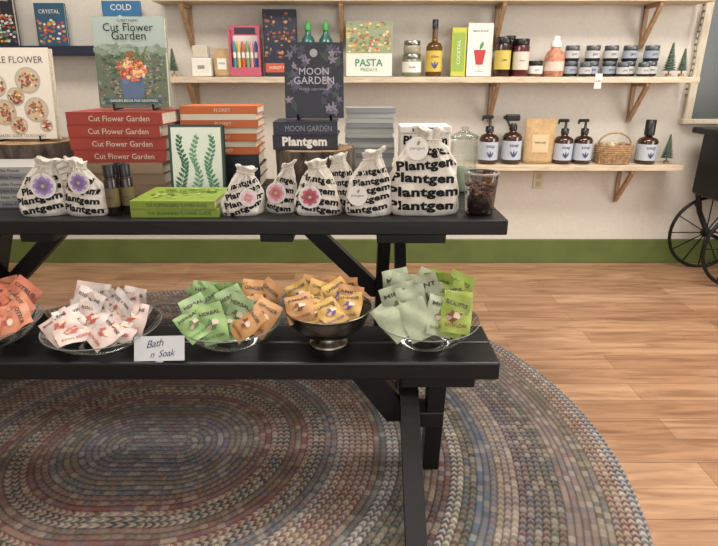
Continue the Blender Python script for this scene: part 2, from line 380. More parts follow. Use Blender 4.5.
def art_ed(b,w,h,y,T):
    y-=.0008
    b.rect(-w/2+.001,w/2-.001,.001,h-.001,c((222,214,198)),y,T)
    b.text('EDIBLE FLOWER',0,h*.87,c((90,80,80)),w=w*.84,y=y-.001,bold=False,T=T)
    for (x,z,r) in ((-.07,.2,.045),(.05,.22,.05),(-.05,.1,.05),(.07,.11,.048),(0,.16,.035),(.0,.05,.035),(-.1,.05,.03),(.1,.05,.025)):
        x*=w/.27
        b.disc(x,z,r,r,c((176,168,160)),y-.0006,24,T); b.disc(x,z,r*.86,r*.86,c((196,176,144)),y-.0009,22,T)
        for i in range(46):
            a=random.uniform(0,6.3);q=random.random()**.7*r*.75
            b.disc(x+q*math.cos(a),z+q*math.sin(a),.0055,.005,c(random.choice([(166,60,52),(196,140,70),(110,60,80),(226,210,180),(90,116,64),(184,100,96),(206,170,110),(140,90,60)])),y-.0012-.00001*i,7,T,.3)
    b.text('A BAKERS GUIDE TO FLOWERS',0,.012,c((90,80,80)),w=w*.7,y=y-.002,bold=False,T=T)
stand_book('edible_flower_book',(-1.34,2.24,.9375),.29,.34,.03,CREAM,art_ed,8)

def art_leaf(b,w,h,y,T):
    y-=.0008
    b.rect(-w/2+.001,w/2-.001,.001,h-.001,c((44,66,62)),y,T); b.rect(-w/2+.010,w/2-.010,.010,h-.010,c((208,214,200)),y-.0005,T)
    for x0,cc,L0 in ((-.055,(44,98,66),.030),(.05,(70,132,92),.030),(-.005,(96,150,110),.026)):
        k=13
        for i in range(k):
            z=.02+i*(h-.06)/k; x=x0+.010*math.sin(i*.6+x0*30); L1=L0*(1-.45*i/k)
            for s in (-1,1): b.leaf(x,z+ (0 if s>0 else .006),L1,math.pi/2-s*(.75+.15*math.sin(i)),.0052,c(cc),y-.001,T)
            b.leaf(x,z,.03,math.pi/2-.02,.0008,c((40,84,56)),y-.0012,T)
stand_book('botanical_notebook',(-.605,2.03,.75),.205,.265,.02,DGREEN,art_leaf,9,stand=False)

ob=stack('black_book_stack',(-.195,1.985,.9305),[(.235,.18,.052,CHAR,None,WHITE),(.23,.18,.046,NAVY,'MOON GARDEN',GREY)],0)
b=B(); b.box(-.1,.1,-.0005,.001,.008,.044,CHAR); b.text('Plantgem',0,.026,WHITE,w=.16,y=-.0015,bold=2); b.done('spine_label',(0,-.003,0),parent=ob)
def art_moon(b,w,h,y,T):
    y-=.0008
    b.rect(-w/2+.001,w/2-.001,.001,h-.001,c((30,30,40)),y,T)
    cl=[(78,72,96),(104,94,116),(58,58,74),(128,118,130),(52,66,60)]
    for i in range(46):
        x=random.choice([-1,1])*random.uniform(w*.10,w*.44); z=random.uniform(.02,h*.94)
        for k in range(5): b.leaf(x,z,random.uniform(.010,.022),k*1.256+i,.004,c(cl[i%5]),y-.0004-.00002*i,T)
    b.disc(0,h*.86,.014,.014,c((150,146,150)),y-.0016,16,T)
    b.text('MOON',0,h*.62,c((176,170,180)),w=w*.5,y=y-.002,bold=False,T=T); b.text('GARDEN',0,h*.50,c((176,170,180)),w=w*.68,y=y-.002,bold=False,T=T)
    b.text('Mystical night blooms',0,h*.38,c((140,136,150)),w=w*.5,y=y-.002,bold=False,T=T)
stand_book('moon_garden_book',(-.162,2.09,1.029),.212,.258,.025,NAVY,art_moon,8)

b=B(); WC=mk('white_card',(212,208,200),.6); b.box(-.093,.093,-.07,.068,0,.23,WC,.004); b.box(-.096,.096,-.073,.071,.23,.256,WC,.003)
b.text('Plantgem',0,.2,INK,w=.165,y=-.0712,bold=2); b.text('Plantgem',0,.243,INK,w=.1,y=-.0742,bold=2); b.done('gift_box',(.25,2.15,.75))
b=B(); b.lathe([(.048,0),(.052,.004),(.052,.17),(.05,.2),(.053,.21)],GLASS,caps=False); b.lathe([(.0,.003),(.047,.003)],GLASS,caps=False)
b.lathe([(.049,.006),(.049,.09),(0,.095)],mk('sage_wax',(150,160,140),.6)); b.lathe([(.055,.205),(.055,.215),(.03,.225),(.012,.235),(.015,.245),(0,.252)],GLASS)
b.done('glass_jar',(.41,2.15,.75))

# ---------------------------------------------------------------- cloth bags
def interp(t,ks):
    t=max(ks[0][0],t)
    for i in range(len(ks)-1):
        if t<=ks[i+1][0]:
            u=(t-ks[i][0])/(ks[i+1][0]-ks[i][0]); u=u*u*(3-2*u)*.4+u*.6; return ks[i][1]*(1-u)+ks[i+1][1]*u
    return ks[-1][1]
FLW=[(132,112,160),(196,120,128),(120,90,150),(206,160,164),(160,70,84)]
def bag(loc,w,h,d,rz,tag=None,big=False,rows=3,trot=0,lean=0,seed=0):
    rnd=random.Random(seed*13+5)
    neck=.86
    wk=[(0,.97),(.05,1.03),(.16,1.05),(.32,1.0),(.5,.87),(.68,.68),(.8,.50),(neck,.38),(neck+.04,.36),(.96,.44),(1,.50)] if not big else \
       [(0,.93),(.05,1.0),(.2,1.02),(.4,.98),(.6,.86),(.76,.62),(.86,.34),(.90,.30),(.95,.36),(1,.42)]
    dk=[(0,.9),(.08,1.1),(.25,1.0),(.5,.72),(.7,.5),(neck,.36),(neck+.04,.34),(1,.46)]
    N=96;K=44; e=2/2.3; b=B()
    ph=[rnd.uniform(0,6.28) for _ in range(8)]
    skew=rnd.uniform(-1,1)
    def fold(a,v):
        k=max(0,(v-.3)/.55); k=min(k,1.1)
        f=k**1.5*(.09*math.sin(9*a+ph[0]+1.5*v)+.06*math.sin(14*a+ph[1]))
        f+=.065*math.sin(3*a+5*v+ph[2])+.042*math.sin(5*a-10*v+ph[3])+.030*math.sin(7*a+17*v+ph[4])+.018*math.sin(11*a-22*v+ph[5])
        return 1+f
    def ln(v): return lean*v*v*h+.05*w*math.sin(4*v+ph[6])*v
    def P(a,v):
        W=w/2*interp(v,wk); D=d/2*interp(v,dk); co,si=math.cos(a),math.sin(a)
        x=W*math.copysign(abs(co)**e,co); y=D*math.copysign(abs(si)**e,si); f=fold(a,v)
        f2=1+(f-1)*.55 if v<.1 else f
        z=v*h*(1+.07*v*skew*co)+(.02*h*math.sin(4*a+ph[1]) if v>.95 else 0)
        return (x*(1+(f-1)*.7)+ln(v),y*f2,max(z,0))
    vs=[];fs=[]
    for j in range(K+1):
        for i in range(N): vs.append(P(2*math.pi*i/N,j/K))
    for j in range(K):
        for i in range(N): k=(i+1)%N; fs.append((j*N+i,j*N+k,(j+1)*N+k,(j+1)*N+i))
    fs.append(tuple(range(N))[::-1])
    vs.append((ln(.9),0,h*.9)); fs+= [(K*N+i,K*N+(i+1)%N,len(vs)-1) for i in range(N)]
    b.add(vs,fs,CLOTH,True)
    bvh=BVHTree.FromPolygons([Vector(v) for v in vs],fs)
    def surf(x,z):
        hit=bvh.ray_cast(Vector((x,-1,z)),Vector((0,1,0)))
        return hit[0].y-.0022 if hit[0] is not None else 5.0
    top=.82 if big else .74
    for i in range(rows):
        z=h*(.04+(top-.04)*(i+.5)/rows); W=w/2*interp(z/h,wk)
        b.text('Plantgem',ln(z/h)+rnd.uniform(-.012,.012),z,INK,w=max(W*1.95,w*.85),h=h*(top-.03)/rows*.9,bold=2,surf=surf,rot=trot+rnd.uniform(-.06,.06),clip=True)
    z=neck+.015; ring=[P(2*math.pi*i/24,z) for i in range(24)]
    cx=ln(z)
    b.tube([(cx+(p[0]-cx)*1.03,p[1]*1.04,p[2]) for p in ring],.0024,ROPE,closed=True)
    x0=ln(z)
    y1=surf(x0,z*h)
    if y1>1: y1=-d*.15
    for s in (-1,1):
        pp=[(x0+s*.004,y1-.003,z*h)]
        for q in range(1,6):
            xx=x0+s*(.006+.006*q)+.004*math.sin(q*2+ph[2]); zz=z*h-q*.012; yy=surf(xx,zz); yy=yy if yy<1 else y1
            pp.append((xx,yy-.003,zz))
        b.tube(pp,.0017,ROPE)
    if tag is not None:
        r,tx,tz,cl=tag; n=26
        ys=[surf(tx+r*.8*math.cos(q),tz+r*.8*math.sin(q)) for q in range(7)]+[surf(tx,tz)]
        yy=min([q for q in ys if q<1])-.001; tilt=.12
        ts=lambda x,z: yy+(z-tz)*tilt-.001
        b.disc(tx,tz,r,r,WHITE,0,n,surf=ts); b.disc(tx,tz,r,r,WHITE,.0012,n,surf=ts)
        if cl is not None:
            b.disc(tx,tz,r*.88,r*.88,c((206,194,200)),-.0006,n,surf=ts)
            for k in range(3):
                for q in range(8):
                    a=q*.785+k*.4; rr=r*(.56-.17*k)
                    b.disc(tx+rr*math.cos(a),tz+rr*math.sin(a),r*.24,r*.2,c(tuple(max(0,min(255,int(x*(1.12-.15*k+.09*(q%2))))) for x in FLW[cl])),-.0010-.0003*k-.00003*q,9,surf=ts,wob=.12)
            b.disc(tx,tz,r*.13,r*.13,c((204,176,104)),-.003,10,surf=ts)
        else:
            b.text('plantgem',tx,tz,c((110,110,110)),w=r*1.3,bold=False,surf=lambda x,z:ts(x,z)-.001); b.leaf(tx,tz+r*.25,r*.5,1.2,r*.12,c((130,140,120)),yy-.004)
        b.tube([(x0,y1-.004,z*h),(tx*.6+x0*.4,min(yy,y1)-.004,(z*h+tz+r)/2),(tx,yy+r*tilt-.003,tz+r*.85)],.0012,ROPE)
    return b.done('drawstring_bag',loc,(0,0,math.radians(rz)))
bag((-1.04,1.765,.75),.15,.18,.10,6,(.040,.022,.100,0),rows=4,seed=1,lean=.15,trot=.15)
bag((-.895,1.765,.75),.135,.178,.10,-4,(.036,.0,.11,0),rows=4,seed=2,lean=-.1,trot=-.12)
bag((-.388,1.765,.75),.135,.155,.085,8,(.028,.024,.062,3),rows=4,lean=.2,seed=3,trot=.3)
bag((-.262,1.80,.75),.10,.165,.08,-10,(.034,-.004,.07,1),rows=4,trot=-.2,lean=.22,seed=4)
bag((-.133,1.77,.75),.145,.175,.095,3,(.036,-.028,.065,4),rows=4,seed=5,trot=-.15,lean=-.08)
bag((.028,1.765,.75),.15,.21,.10,-3,(.032,-.03,.07,None),rows=5,seed=6,lean=.14,trot=.18)
bag((.215,1.785,.75),.232,.275,.13,0,(.036,-.03,.215,None),big=True,rows=5,seed=7,trot=.04)
bag((-.06,1.868,.75),.12,.18,.055,4,None,rows=4,seed=8,lean=-.1)

b=B()
for i,(x,y) in enumerate(((-.016,-.02),(.024,.005),(-.008,.045))):
    b.lathe([(.019,0),(.021,.003),(.021,.115),(.017,.124),(.015,.128)],mk('dark_bottle',(34,26,20),.2),x,y); b.lathe([(.018,.126),(.018,.160),(.016,.163)],BLK,x,y)
    b.lathe([(.0215,.03),(.0215,.09)],mk('gold_label',(96,84,48),.5),x,y,caps=False)
    b.text('BITTERS',x,.06,INK,w=.022,y=y-.0225,bold=False)
b.done('dark_glass_bottles',(-.79,1.765,.75))
b=B(); SMK=glassmat('smoked_glass',(200,192,188),.15,.3)
b.lathe([(.042,0),(.046,.004),(.054,.12),(.056,.135)],SMK,caps=False); b.lathe([(0,.004),(.043,.004)],SMK,caps=False)
b.lathe([(.036,.008),(.040,.04),(.038,.06),(0,.07)],mk('dark_petals',(52,36,38),.6))
for i in range(90):
    a=random.uniform(0,6.3); zz=random.uniform(.012,.098); r=random.uniform(.5,1)*(.036+zz*.07)
    T=TR(r*math.cos(a),r*math.sin(a),zz)@RZ(random.uniform(0,360))@RX(random.uniform(-60,60))
    b.lathe([(0,-.006),(.006,-.003),(.008,0),(.005,.005),(0,.007)],c([(90,52,56),(132,86,82),(54,44,48),(176,146,132),(100,60,70)][i%5]),n=8,T=T,sy=.6)
b.lathe([(.057,.132),(.058,.137),(.056,.139),(.05,.139)],mk('rim_glass',(130,122,118),.1),caps=False)
b.done('petal_filled_glass',(.40,1.765,.75))

# ---------------------------------------------------------------- bowls with sachets
def sachet(b,T,w,h,col,acc,txt,N=8,bend=0):
    t=.015
    def pr(x,z):
        u=min(1,abs(x)/(w/2)); v=min(1,abs(z-h/2)/(h/2*.86))
        return t/2*max(0,(1-u**2.5))**.6*max(0,(1-v**3))**.7
    cv=lambda x,z: bend*((z/h-.5)**2)*h+.003*math.sin(x/w*7+z/h*9)
    vs=[];fs=[]
    for s in (-1,1):
        for j in range(N+3):
            for i in range(N+1):
                x=-w/2+w*i/N; z=h*j/(N+2); vs.append((x*(1-.03*math.cos(z/h*6.28)),s*(pr(x,z)+.0004)+cv(x,z),z))
    n1=(N+1)*(N+3)
    for j in range(N+2):
        for i in range(N):
            a=j*(N+1)+i; fs.append((a,a+1,a+N+2,a+N+1)); fs.append((n1+a,n1+a+N+1,n1+a+N+2,n1+a+1))
    b.add(vs,fs,col,True,T)
    sf=lambda x,z:-pr(x,z)-.0022+cv(x,z)
    if txt:
        b.text(txt[0],0,h*.77,c((58,46,46)),w=w*.78,h=h*.10,bold=True,surf=sf,T=T)
        b.text(txt[1],0,h*.17,acc,w=w*.76,h=h*.085,bold=True,surf=sf,T=T)
        b.disc(0,h*.47,w*.22,h*.13,acc,0,10,T,.25,surf=sf)
        b.disc(w*.12,h*.52,w*.13,h*.08,c((206,186,164)),-.0006,8,T,.25,surf=sf)
        b.disc(-w*.12,h*.42,w*.11,h*.06,c((186,158,138)),-.0008,8,T,.25,surf=sf)
def pile(parent,specs,seed,sw=.08,sh=.105):
    random.seed(seed); b=B()
    for i,(x,y,z,rz,ry,rx,col,acc,txt) in enumerate(specs):
        T=TR(x,y,z)@RZ(rz)@RX(rx)@RY(ry)@TR(0,0,-.02)
        sachet(b,T,sw*random.uniform(.92,1.05),sh*random.uniform(.92,1.05),col,acc,txt,bend=random.uniform(-.25,.25))
    return b.done('sachets',parent=parent)
def specs(R,z0,pal,n,seed,tall=1.0,flat=1.0):
    random.seed(seed); out=[]
    rows=[(.42,.050,n//4,-8),(.14,.054,n//4,-26),(-.12,.042,n//4,-42),(-.42,.032,n-3*(n//4),-56)]
    for (yy,zz,k,rx) in rows:
        half=R*math.sqrt(max(.1,1-yy*yy))*.64
        for i in range(k):
            x=-half+2*half*(i+.5)/k+random.uniform(-.015,.015)
            col,acc,txt=random.choice(pal)
            out.append((x,yy*R+random.uniform(-.012,.012),z0+zz*tall+abs(x)*.16+random.uniform(0,.012),random.uniform(-30,30)-x*80,x*200+random.uniform(-34,34),rx*flat+random.uniform(-15,14),col,acc,txt))
    return out
def glass_bowl(name,loc,R,h,foot=.05,mat=GLASS):
    b=B(); pr=[]
    for i in range(11):
        u=i/10; pr.append((foot+(R-foot)*u**.8,.006+(h-.006)*u**1.7))
    b.lathe([(foot,0),(foot,.006)]+pr,mat,n=56,caps=False)
    RM_=mk('glass_rim',(112,118,116),.12)
    b.lathe([(foot+.002,.001),(foot-.004,.004)],RM_,n=56,caps=False)
    b.lathe([(0,.004),(foot,.004)],mat,n=48,caps=False)
    b.lathe([(R-.002,h),(R-.0005,h+.0022),(R+.0015,h+.001),(R,h-.001)],RM_,n=56,caps=False)
    return b.done(name,loc)
S=lambda n,col:mk(n,col,.5,nscale=22,var=.08,bump=.3)
PINKW=S('sachet_white',(210,200,194)); PINK2=S('sachet_blush',(206,184,176)); PEACH=S('sachet_peach',(196,128,100)); SGRN=S('sachet_green',(140,170,108)); SORG=S('sachet_amber',(186,138,88)); SYEL=S('sachet_gold',(190,152,80))
SLIME=S('sachet_lime',(146,164,72)); SPALE=S('sachet_pale',(158,166,138)); SROSE=S('sachet_salmon',(186,108,84)); SMINT=S('sachet_mint',(154,178,130))
RV=('ROSE + VINE','BATH SOAK'); A1=c((186,92,80)); A2=c((84,126,74)); A3=c((130,74,40)); A4=c((104,76,132)); A5=c((94,112,58))
bw=glass_bowl('glass_bowl',(-1.085,1.43,.44),.145,.07); pile(bw,specs(.145,.02,[(PEACH,A1,('CITRUS','BATH SOAK')),(SROSE,A3,('CITRUS','BATH SOAK'))],18,3,1.2),1,.085,.105)
bw=glass_bowl('glass_bowl',(-.745,1.425,.44),.162,.062,.06); pile(bw,specs(.15,.014,[(PINKW,A1,RV),(PINK2,A1,RV)],20,5,.9,1.05),2,.094,.096)
bw=glass_bowl('glass_bowl',(-.372,1.43,.44),.146,.075)
sp=specs(.146,.02,[(SGRN,A2,('HERBAL','BATH SOAK')),(SMINT,A2,('HERBAL','BATH SOAK'))],17,8,1.0,.65)
sp=[(s[:6]+((SORG,A3,('GINGER','BATH SOAK')) if s[0]>.025 else s[6:])) for s in sp]; pile(bw,sp,3,.078,.108)
b=B(); b.lathe([(.056,0),(.058,.004),(.054,.010),(.036,.018),(.032,.026),(.05,.032),(.085,.048),(.11,.075),(.121,.105),(.125,.118),(.127,.12),(.124,.121),(.118,.105),(.105,.076),(.08,.053),(.045,.04),(0,.036)],STEEL,n=56)
bw=b.done('footed_metal_bowl',(-.09,1.43,.44)); pile(bw,specs(.122,.07,[(SYEL,A3,('CHAMOMILE','BATH SOAK')),(SYEL,A4,('LAVENDER','BATH SOAK')),(SORG,A3,('AMBER','BATH SOAK'))],17,11,.7),4,.074,.088)
bw=glass_bowl('glass_bowl',(.197,1.43,.44),.15,.08)
sp=specs(.15,.02,[(SPALE,A5,('MINT','BATH SOAK')),(SPALE,A2,None)],18,14,1.35,.6)
sp=[(s[:6]+((SLIME,A3,('EUCALYPTUS','BATH SOAK')) if s[0]>.03 else s[6:])) for s in sp]; pile(bw,sp,5,.084,.122)
b=B(); T=RX(-24)@RY(-3)
b.box(-.071,.071,-.0006,.0006,0.004,.072,mk('card_paper',(210,212,214),.7),T=T)
HW=c((50,56,100))
b.text('Bath',-.012,.052,HW,w=.05,y=-.0012,bold=3,T=T,rot=.14); b.text('n  Soak',.01,.024,HW,w=.072,y=-.0012,bold=3,T=T,rot=.08)
b.box(-.01,.01,.0,.028,0,.0012,WHITE)
b.done('handwritten_card',(-.55,1.313,.4405),(0,0,math.radians(-4)))

# ---------------------------------------------------------------- wall shelves
def shelf(name,x0,x1,ztop,t,mat,depth=.2,br=(),bh=.2):
    b=B(); yf=YB-depth; b.box(x0,x1,yf,YB,ztop-t,ztop,mat,.003)
    for X in br:
        b.box(X-.012,X+.012,YB-.02,YB,ztop-t-bh-.03,ztop-t,BIRCH,.002)
        b.box(X-.012,X+.012,yf+.02,YB,ztop-t-.02,ztop-t,BIRCH,.002)
        b.beam((X,YB-.012,ztop-t-bh-.02),(X,yf+.035,ztop-t-.02),.022,.026,BIRCH)
    return b.done(name)
shelf('display_shelf',-1.13,1.94,1.178,.033,SHELFW,br=(-.98,.80,1.66),bh=.2)
shelf('display_shelf',.47,1.95,.678,.033,SHELFW,br=(.80,1.66),bh=.2)
shelf('display_shelf',-1.13,1.94,1.60,.035,SHELFW,br=(-.98,-.1,.80,1.66),bh=.2)
shelf('book_rail',-2.5,-1.2,1.343,.05,mk('navy_paint',(28,34,54),.4),depth=.16)

UY=3.35; UZ=1.18; LZ=.68
def tree(x,z,h,y=UY):
    b=B(); G=mk('bottlebrush',(96,112,96),.9,nscale=80,var=.3,bump=1)
    b.lathe([(.016,0),(.016,.014),(.004,.016),(.003,.04)],CUT)
    k=11
    for i in range(k):
        z0=.03+(h-.03)*i/k; r=h*.2*(1-i/k)+.004
        b.lathe([(.003,z0),(r,z0+.003),(r*.45,z0+(h-.03)/k*1.15)],G,n=13)
    b.done('bottlebrush_tree',(x,y,z))
def jar(b,x,y,z,r,h,body,lid,lab=None,txt=None,lidh=.02):
    b.lathe([(r*.92,0),(r,.005),(r,h-lidh-.012),(r*.85,h-lidh-.003)],body,x,y,z,n=24); b.lathe([(r*.9,h-lidh-.004),(r*.93,h-lidh),(r*.93,h-.002),(r*.88,h)],lid,x,y,z,n=24)
    if lab: b.lathe([(r*1.01,h*.18),(r*1.01,h*.66)],lab,x,y,z,n=24,caps=False)
    if txt: b.text(txt,x,z+h*.42,INK,w=r*.7,bold=False,surf=lambda q,w_:y-math.sqrt(max(0,(r*1.03)**2-(q-x)**2)))
def bottle(name,x,z,r,h,body,lab,cap='pump',y=UY,txt='soap'):
    b=B(); s=h*.62
    b.lathe([(r*.9,0),(r,.006),(r,s*.85),(r*.8,s*.95),(r*.36,s),(r*.34,s+.02)],body)
    b.lathe([(r*1.012,s*.14),(r*1.012,s*.74)],lab,caps=False,n=28)
    b.text(txt,0,s*.58,INK,w=r*.9,bold=False,surf=lambda q,w_:-math.sqrt((r*1.03)**2-q*q))
    for q in (-.5,0,.5): b.leaf(0,s*.22,s*.24,1.57+q,.005,c((70,84,120)),-r*1.04)
    if cap=='pump':
        b.lathe([(r*.42,s+.01),(r*.42,s+.04),(r*.15,s+.045),(r*.12,h-.02)],BLK); b.box(-r*.8,r*.3,-.010,.010,h-.022,h-.004,BLK,.004); b.box(-r*.86,-r*.7,-.006,.006,h-.034,h-.01,BLK,.002)
    elif cap=='spray':
        b.lathe([(r*.42,s+.01),(r*.42,s+.035),(r*.25,s+.05)],BLK); b.box(-r*.9,r*.6,-.014,.014,h-.05,h-.012,BLK,.008,seg=2); b.box(-r*1.1,-r*.85,-.008,.008,h-.04,h-.02,BLK,.002)
        b.beam((-r*.25,0,s+.02),(-r*.7,0,h-.045),.01,.014,BLK)
    elif cap=='neck':
        b.lathe([(r*.34,s),(r*.3,h*.84)],body); b.lathe([(r*.36,h*.84),(r*.36,h),(r*.3,h+.002)],BLK)
    else:
        b.lathe([(r*.5,s+.01),(r*.5,h),(r*.45,h+.002)],BLK)
    return b.done(name,(x,y,z))
def pouch(name,x,z,w,h,mat,lab,txt,y=UY):
    b=B(); N=10; vs=[];fs=[]
    d=w*.32
    for sgn in (-1,1):
        for j in range(N+1):
            for i in range(N+1):
                u=-1+2*i/N; v=j/N; th=d/2*(1-v**1.5)*(1-abs(u)**3)**.5+.001
                vs.append((u*w/2,sgn*th,v*h))
    n1=(N+1)**2
    for j in range(N):
        for i in range(N): q=j*(N+1)+i; fs+=[(q,q+1,q+N+2,q+N+1),(n1+q,n1+q+N+1,n1+q+N+2,n1+q+1)]
    for i in range(N): fs.append((i,n1+i,n1+i+1,i+1))
    b.add(vs,fs,mat,True)
    sf=lambda X,Z:-(d/2*(1-(Z/h)**1.5)*(1-abs(X/w*2)**3)**.5+.001)-.003
    vs=[];fs=[]
    for j in range(6):
        for i in range(6): X=-w*.28+w*.56*i/5; Z=h*.25+h*.4*j/5; vs.append((X,sf(X,Z),Z))
    for j in range(5):
        for i in range(5): q=j*6+i; fs.append((q,q+1,q+7,q+6))
    b.add(vs,fs,lab); b.text(txt,0,h*.48,INK,w=w*.35,bold=False,surf=lambda X,Z:sf(X,Z)-.002)
    b.box(-w/2,w/2,-.0025,.0025,h*.93,h,mat)
    return b.done(name,(x,y,z))
tree(-1.075,UZ,.15)
b=B(); b.box(-.055,.055,-.04,.04,0,.10,c((222,218,208)),.004); b.rect(-.02,.02,.04,.06,c((150,140,120)),-.0405); b.box(-.045,.04,-.035,.035,.10,.165,c((200,190,170)),.004); b.done('tea_boxes',(-.905,UY,UZ))
pouch('snack_pouch',-.79,UZ,.095,.15,KRAFT,WHITE,'nuts')
b=B(); PK=c((184,88,110)); b.box(-.088,.088,-.035,.035,0,.05,PK,.003); b.box(-.088,.088,.02,.035,.05,.275,PK,.002); b.box(-.088,-.078,-.03,.02,.05,.25,PK); b.box(.078,.088,-.03,.02,.05,.25,PK)
b.rect(-.07,.07,.06,.22,c((216,206,200)),.0195); b.rect(-.06,.06,.228,.262,c((52,44,60)),.0185)
for i,cl in enumerate([(60,140,150),(206,174,60),(200,84,60),(110,154,84),(210,140,160),(60,84,140)]):
    x=-.062+i*.025; b.lathe([(.009,.03),(.009,.17),(.006,.185),(.002,.19)],c(cl),x,-.005,n=10); b.lathe([(.0095,.10),(.0095,.13)],WHITE,x,-.005,n=10,caps=False)
b.done('pen_gift_box',(-.653,UY,UZ))
def art_dark(b,w,h,y,T):
    y-=.0008
    for i in range(110): b.disc(random.uniform(-.45,.45)*w,random.uniform(.27,.95)*h,random.uniform(.004,.012),random.uniform(.004,.010),c(random.choice([(156,80,50),(54,76,100),(120,54,60),(80,64,56),(176,130,70),(26,34,52),(30,38,50),(40,44,60)])),y-.00001*i,9,T,.2)
    b.rect(-w*.47,w*.47,h*.06,h*.2,c((186,84,56)),y-.003,T); b.text('FOREST FEAST',0,h*.13,WHITE,w=w*.7,y=y-.004,bold=False,T=T)
stand_book('dark_illustrated_book',(-.449,UY,UZ),.19,.355,.03,NAVY,art_dark,3,stand=False)
for x in (-.29,-.19):
    b=B(); TEAL=mk('teal_bottle',(36,92,84),.2); b.lathe([(.04,0),(.043,.006),(.043,.17),(.036,.2),(.016,.225),(.014,.25)],TEAL); b.lathe([(.018,.245),(.018,.275),(.008,.285),(.004,.30)],mk('green_nozzle',(56,150,70),.4)); b.lathe([(.0436,.05),(.0436,.15)],c((220,210,120)),caps=False)
    b.done('squeeze_bottle',(x,UY,UZ))
def art_pasta(b,w,h,y,T):
    y-=.0008; b.rect(-w/2+.001,w/2-.001,.001,h-.001,c((216,214,202)),y,T); b.rect(-w/2+.001,w/2-.001,h*.42,h-.001,c((140,150,116)),y-.0002,T)
    for i in range(130): b.disc(random.uniform(-.46,.46)*w,random.uniform(.44,.97)*h,random.uniform(.006,.012),random.uniform(.004,.008),c(random.choice([(206,170,100),(90,120,70),(176,84,60),(216,200,160),(110,134,84),(190,150,90)])),y-.0004-.00001*i,9,T,.2)
    b.text('PASTA',0,h*.25,c((66,140,108)),w=w*.6,y=y-.002,T=T); b.text('FRIDAYS',0,h*.12,c((66,140,108)),w=w*.36,y=y-.002,bold=False,T=T)
stand_book('pasta_cookbook',(.058,UY,UZ),.265,.295,.03,CREAM,art_pasta,4,stand=False)
b=B(); jar(b,0,0,0,.055,.12,mk('herb_jar',(120,124,96),.2),mk('tin_lid',(150,150,146),.3,metal=1),WHITE,'herbs'); jar(b,0,0,.121,.05,.07,mk('herb_jar2',(150,144,120),.2),mk('tin_lid',(150,150,146)),None,None); b.done('spice_jars',(.305,UY,UZ))
bottle('oil_bottle',.432,UZ,.046,.30,mk('oil_glass',(90,60,20),.12),c((206,176,76)),'neck',txt='olive')
def art_yg(b,w,h,y,T):
    y-=.0008; b.rect(-w*.4,w*.4,h*.1,h*.9,c((140,164,66)),y,T); b.text('COCKTAIL',0,h*.5,WHITE,w=h*.5,y=y-.001,rot=1.57,T=T,bold=False)
stand_book('slim_green_book',(.571,UY,UZ),.085,.26,.03,c((182,184,64)),art_yg,3,stand=False)
def art_dr(b,w,h,y,T):
    y-=.0008; b.rect(-w/2+.001,w/2-.001,.001,h-.001,c((218,214,204)),y,T)
    b.add([(-.035,y-.001,h*.5),(.035,y-.001,h*.5),(.02,y-.001,h*.22),(-.02,y-.001,h*.22)],[(0,1,2,3)],c((176,50,50)),False,T); b.rect(-.002,.002,h*.1,h*.22,c((150,150,150)),y-.001,T); b.rect(-.025,.025,h*.09,h*.105,c((150,150,150)),y-.001,T)
    b.leaf(0,h*.5,.05,1.2,.01,c((80,134,70)),y-.0014,T); b.text('zero proof',0,h*.85,INK,w=w*.6,y=y-.001,bold=False,T=T)
stand_book('drinks_recipe_book',(.693,UY,UZ),.145,.285,.025,CREAM,art_dr,4,stand=False)
DK=mk('dark_sauce',(50,28,22),.2)
b=B(); jar(b,-.052,0,0,.045,.21,DK,BLK,c((196,176,84)),'relish',.03); jar(b,.052,0,0,.045,.20,mk('berry',(84,30,38),.2),BLK,c((204,196,180)),'sauce',.03)
jar(b,.0,.055,0,.03,.22,DK,BLK,None); b.done('preserve_jars',(.875,3.33,UZ))
b=B(); jar(b,0,0,0,.042,.085,mk('spice_fill',(110,66,42),.3),BLK,WHITE,'salt'); b.done('salt_jar',(1.022,UY,UZ))
b=B(); PS=mk('pink_salt',(190,128,100),.5,nscale=60,var=.25); b.lathe([(.05,0),(.056,.006),(.056,.10),(.045,.13),(.026,.145),(.026,.16)],PS); b.lathe([(.03,.158),(.03,.18),(.024,.186),(.018,.2),(.02,.212),(0,.218)],WHITE); b.lathe([(.0566,.03),(.0566,.08)],c((210,190,174)),caps=False); b.done('pink_salt_bottle',(1.128,UY,UZ))
b=B(); TIN=mk('jar_lid_grey',(96,100,104),.35,metal=.6); BODY=mk('dark_jam',(34,34,48),.2)
for x in (-.235,-.115,-.01,.10,.225):
    for k in range(2): jar(b,x,0,k*.084,.042,.083,BODY,TIN,c((150,158,170)) if (k+int(x*100))%2 else c((186,186,182)),'jam')
for x in (-.17,.045,.165): jar(b,x,-.06,0,.034,.075,BODY,TIN,c((186,186,182)),'jam')
b.done('jam_jars',(1.468,3.37,UZ))
tree(1.80,UZ,.18); tree(1.875,UZ,.15)
LABB=mk('blue_label',(184,190,200),.5)
bottle('pump_bottle',.787,LZ,.058,.285,AMBER,LABB,'pump')
bottle('spray_bottle',.928,LZ,.058,.30,AMBER,LABB,'spray')
pouch('kraft_pouch',1.094,LZ,.18,.265,KRAFT,c((204,180,140)),'bath salts')
bottle('pump_bottle',1.242,LZ,.055,.265,AMBER,LABB,'pump'); bottle('pump_bottle',1.361,LZ,.055,.265,AMBER,LABB,'pump')
bottle('lotion_bottle',1.752,LZ,.059,.255,AMBER,LABB,'cap')
tree(1.885,LZ,.17)
b=B(); WK=mk('wicker',(168,134,96),.8,nscale=50,var=.25,bump=.6)
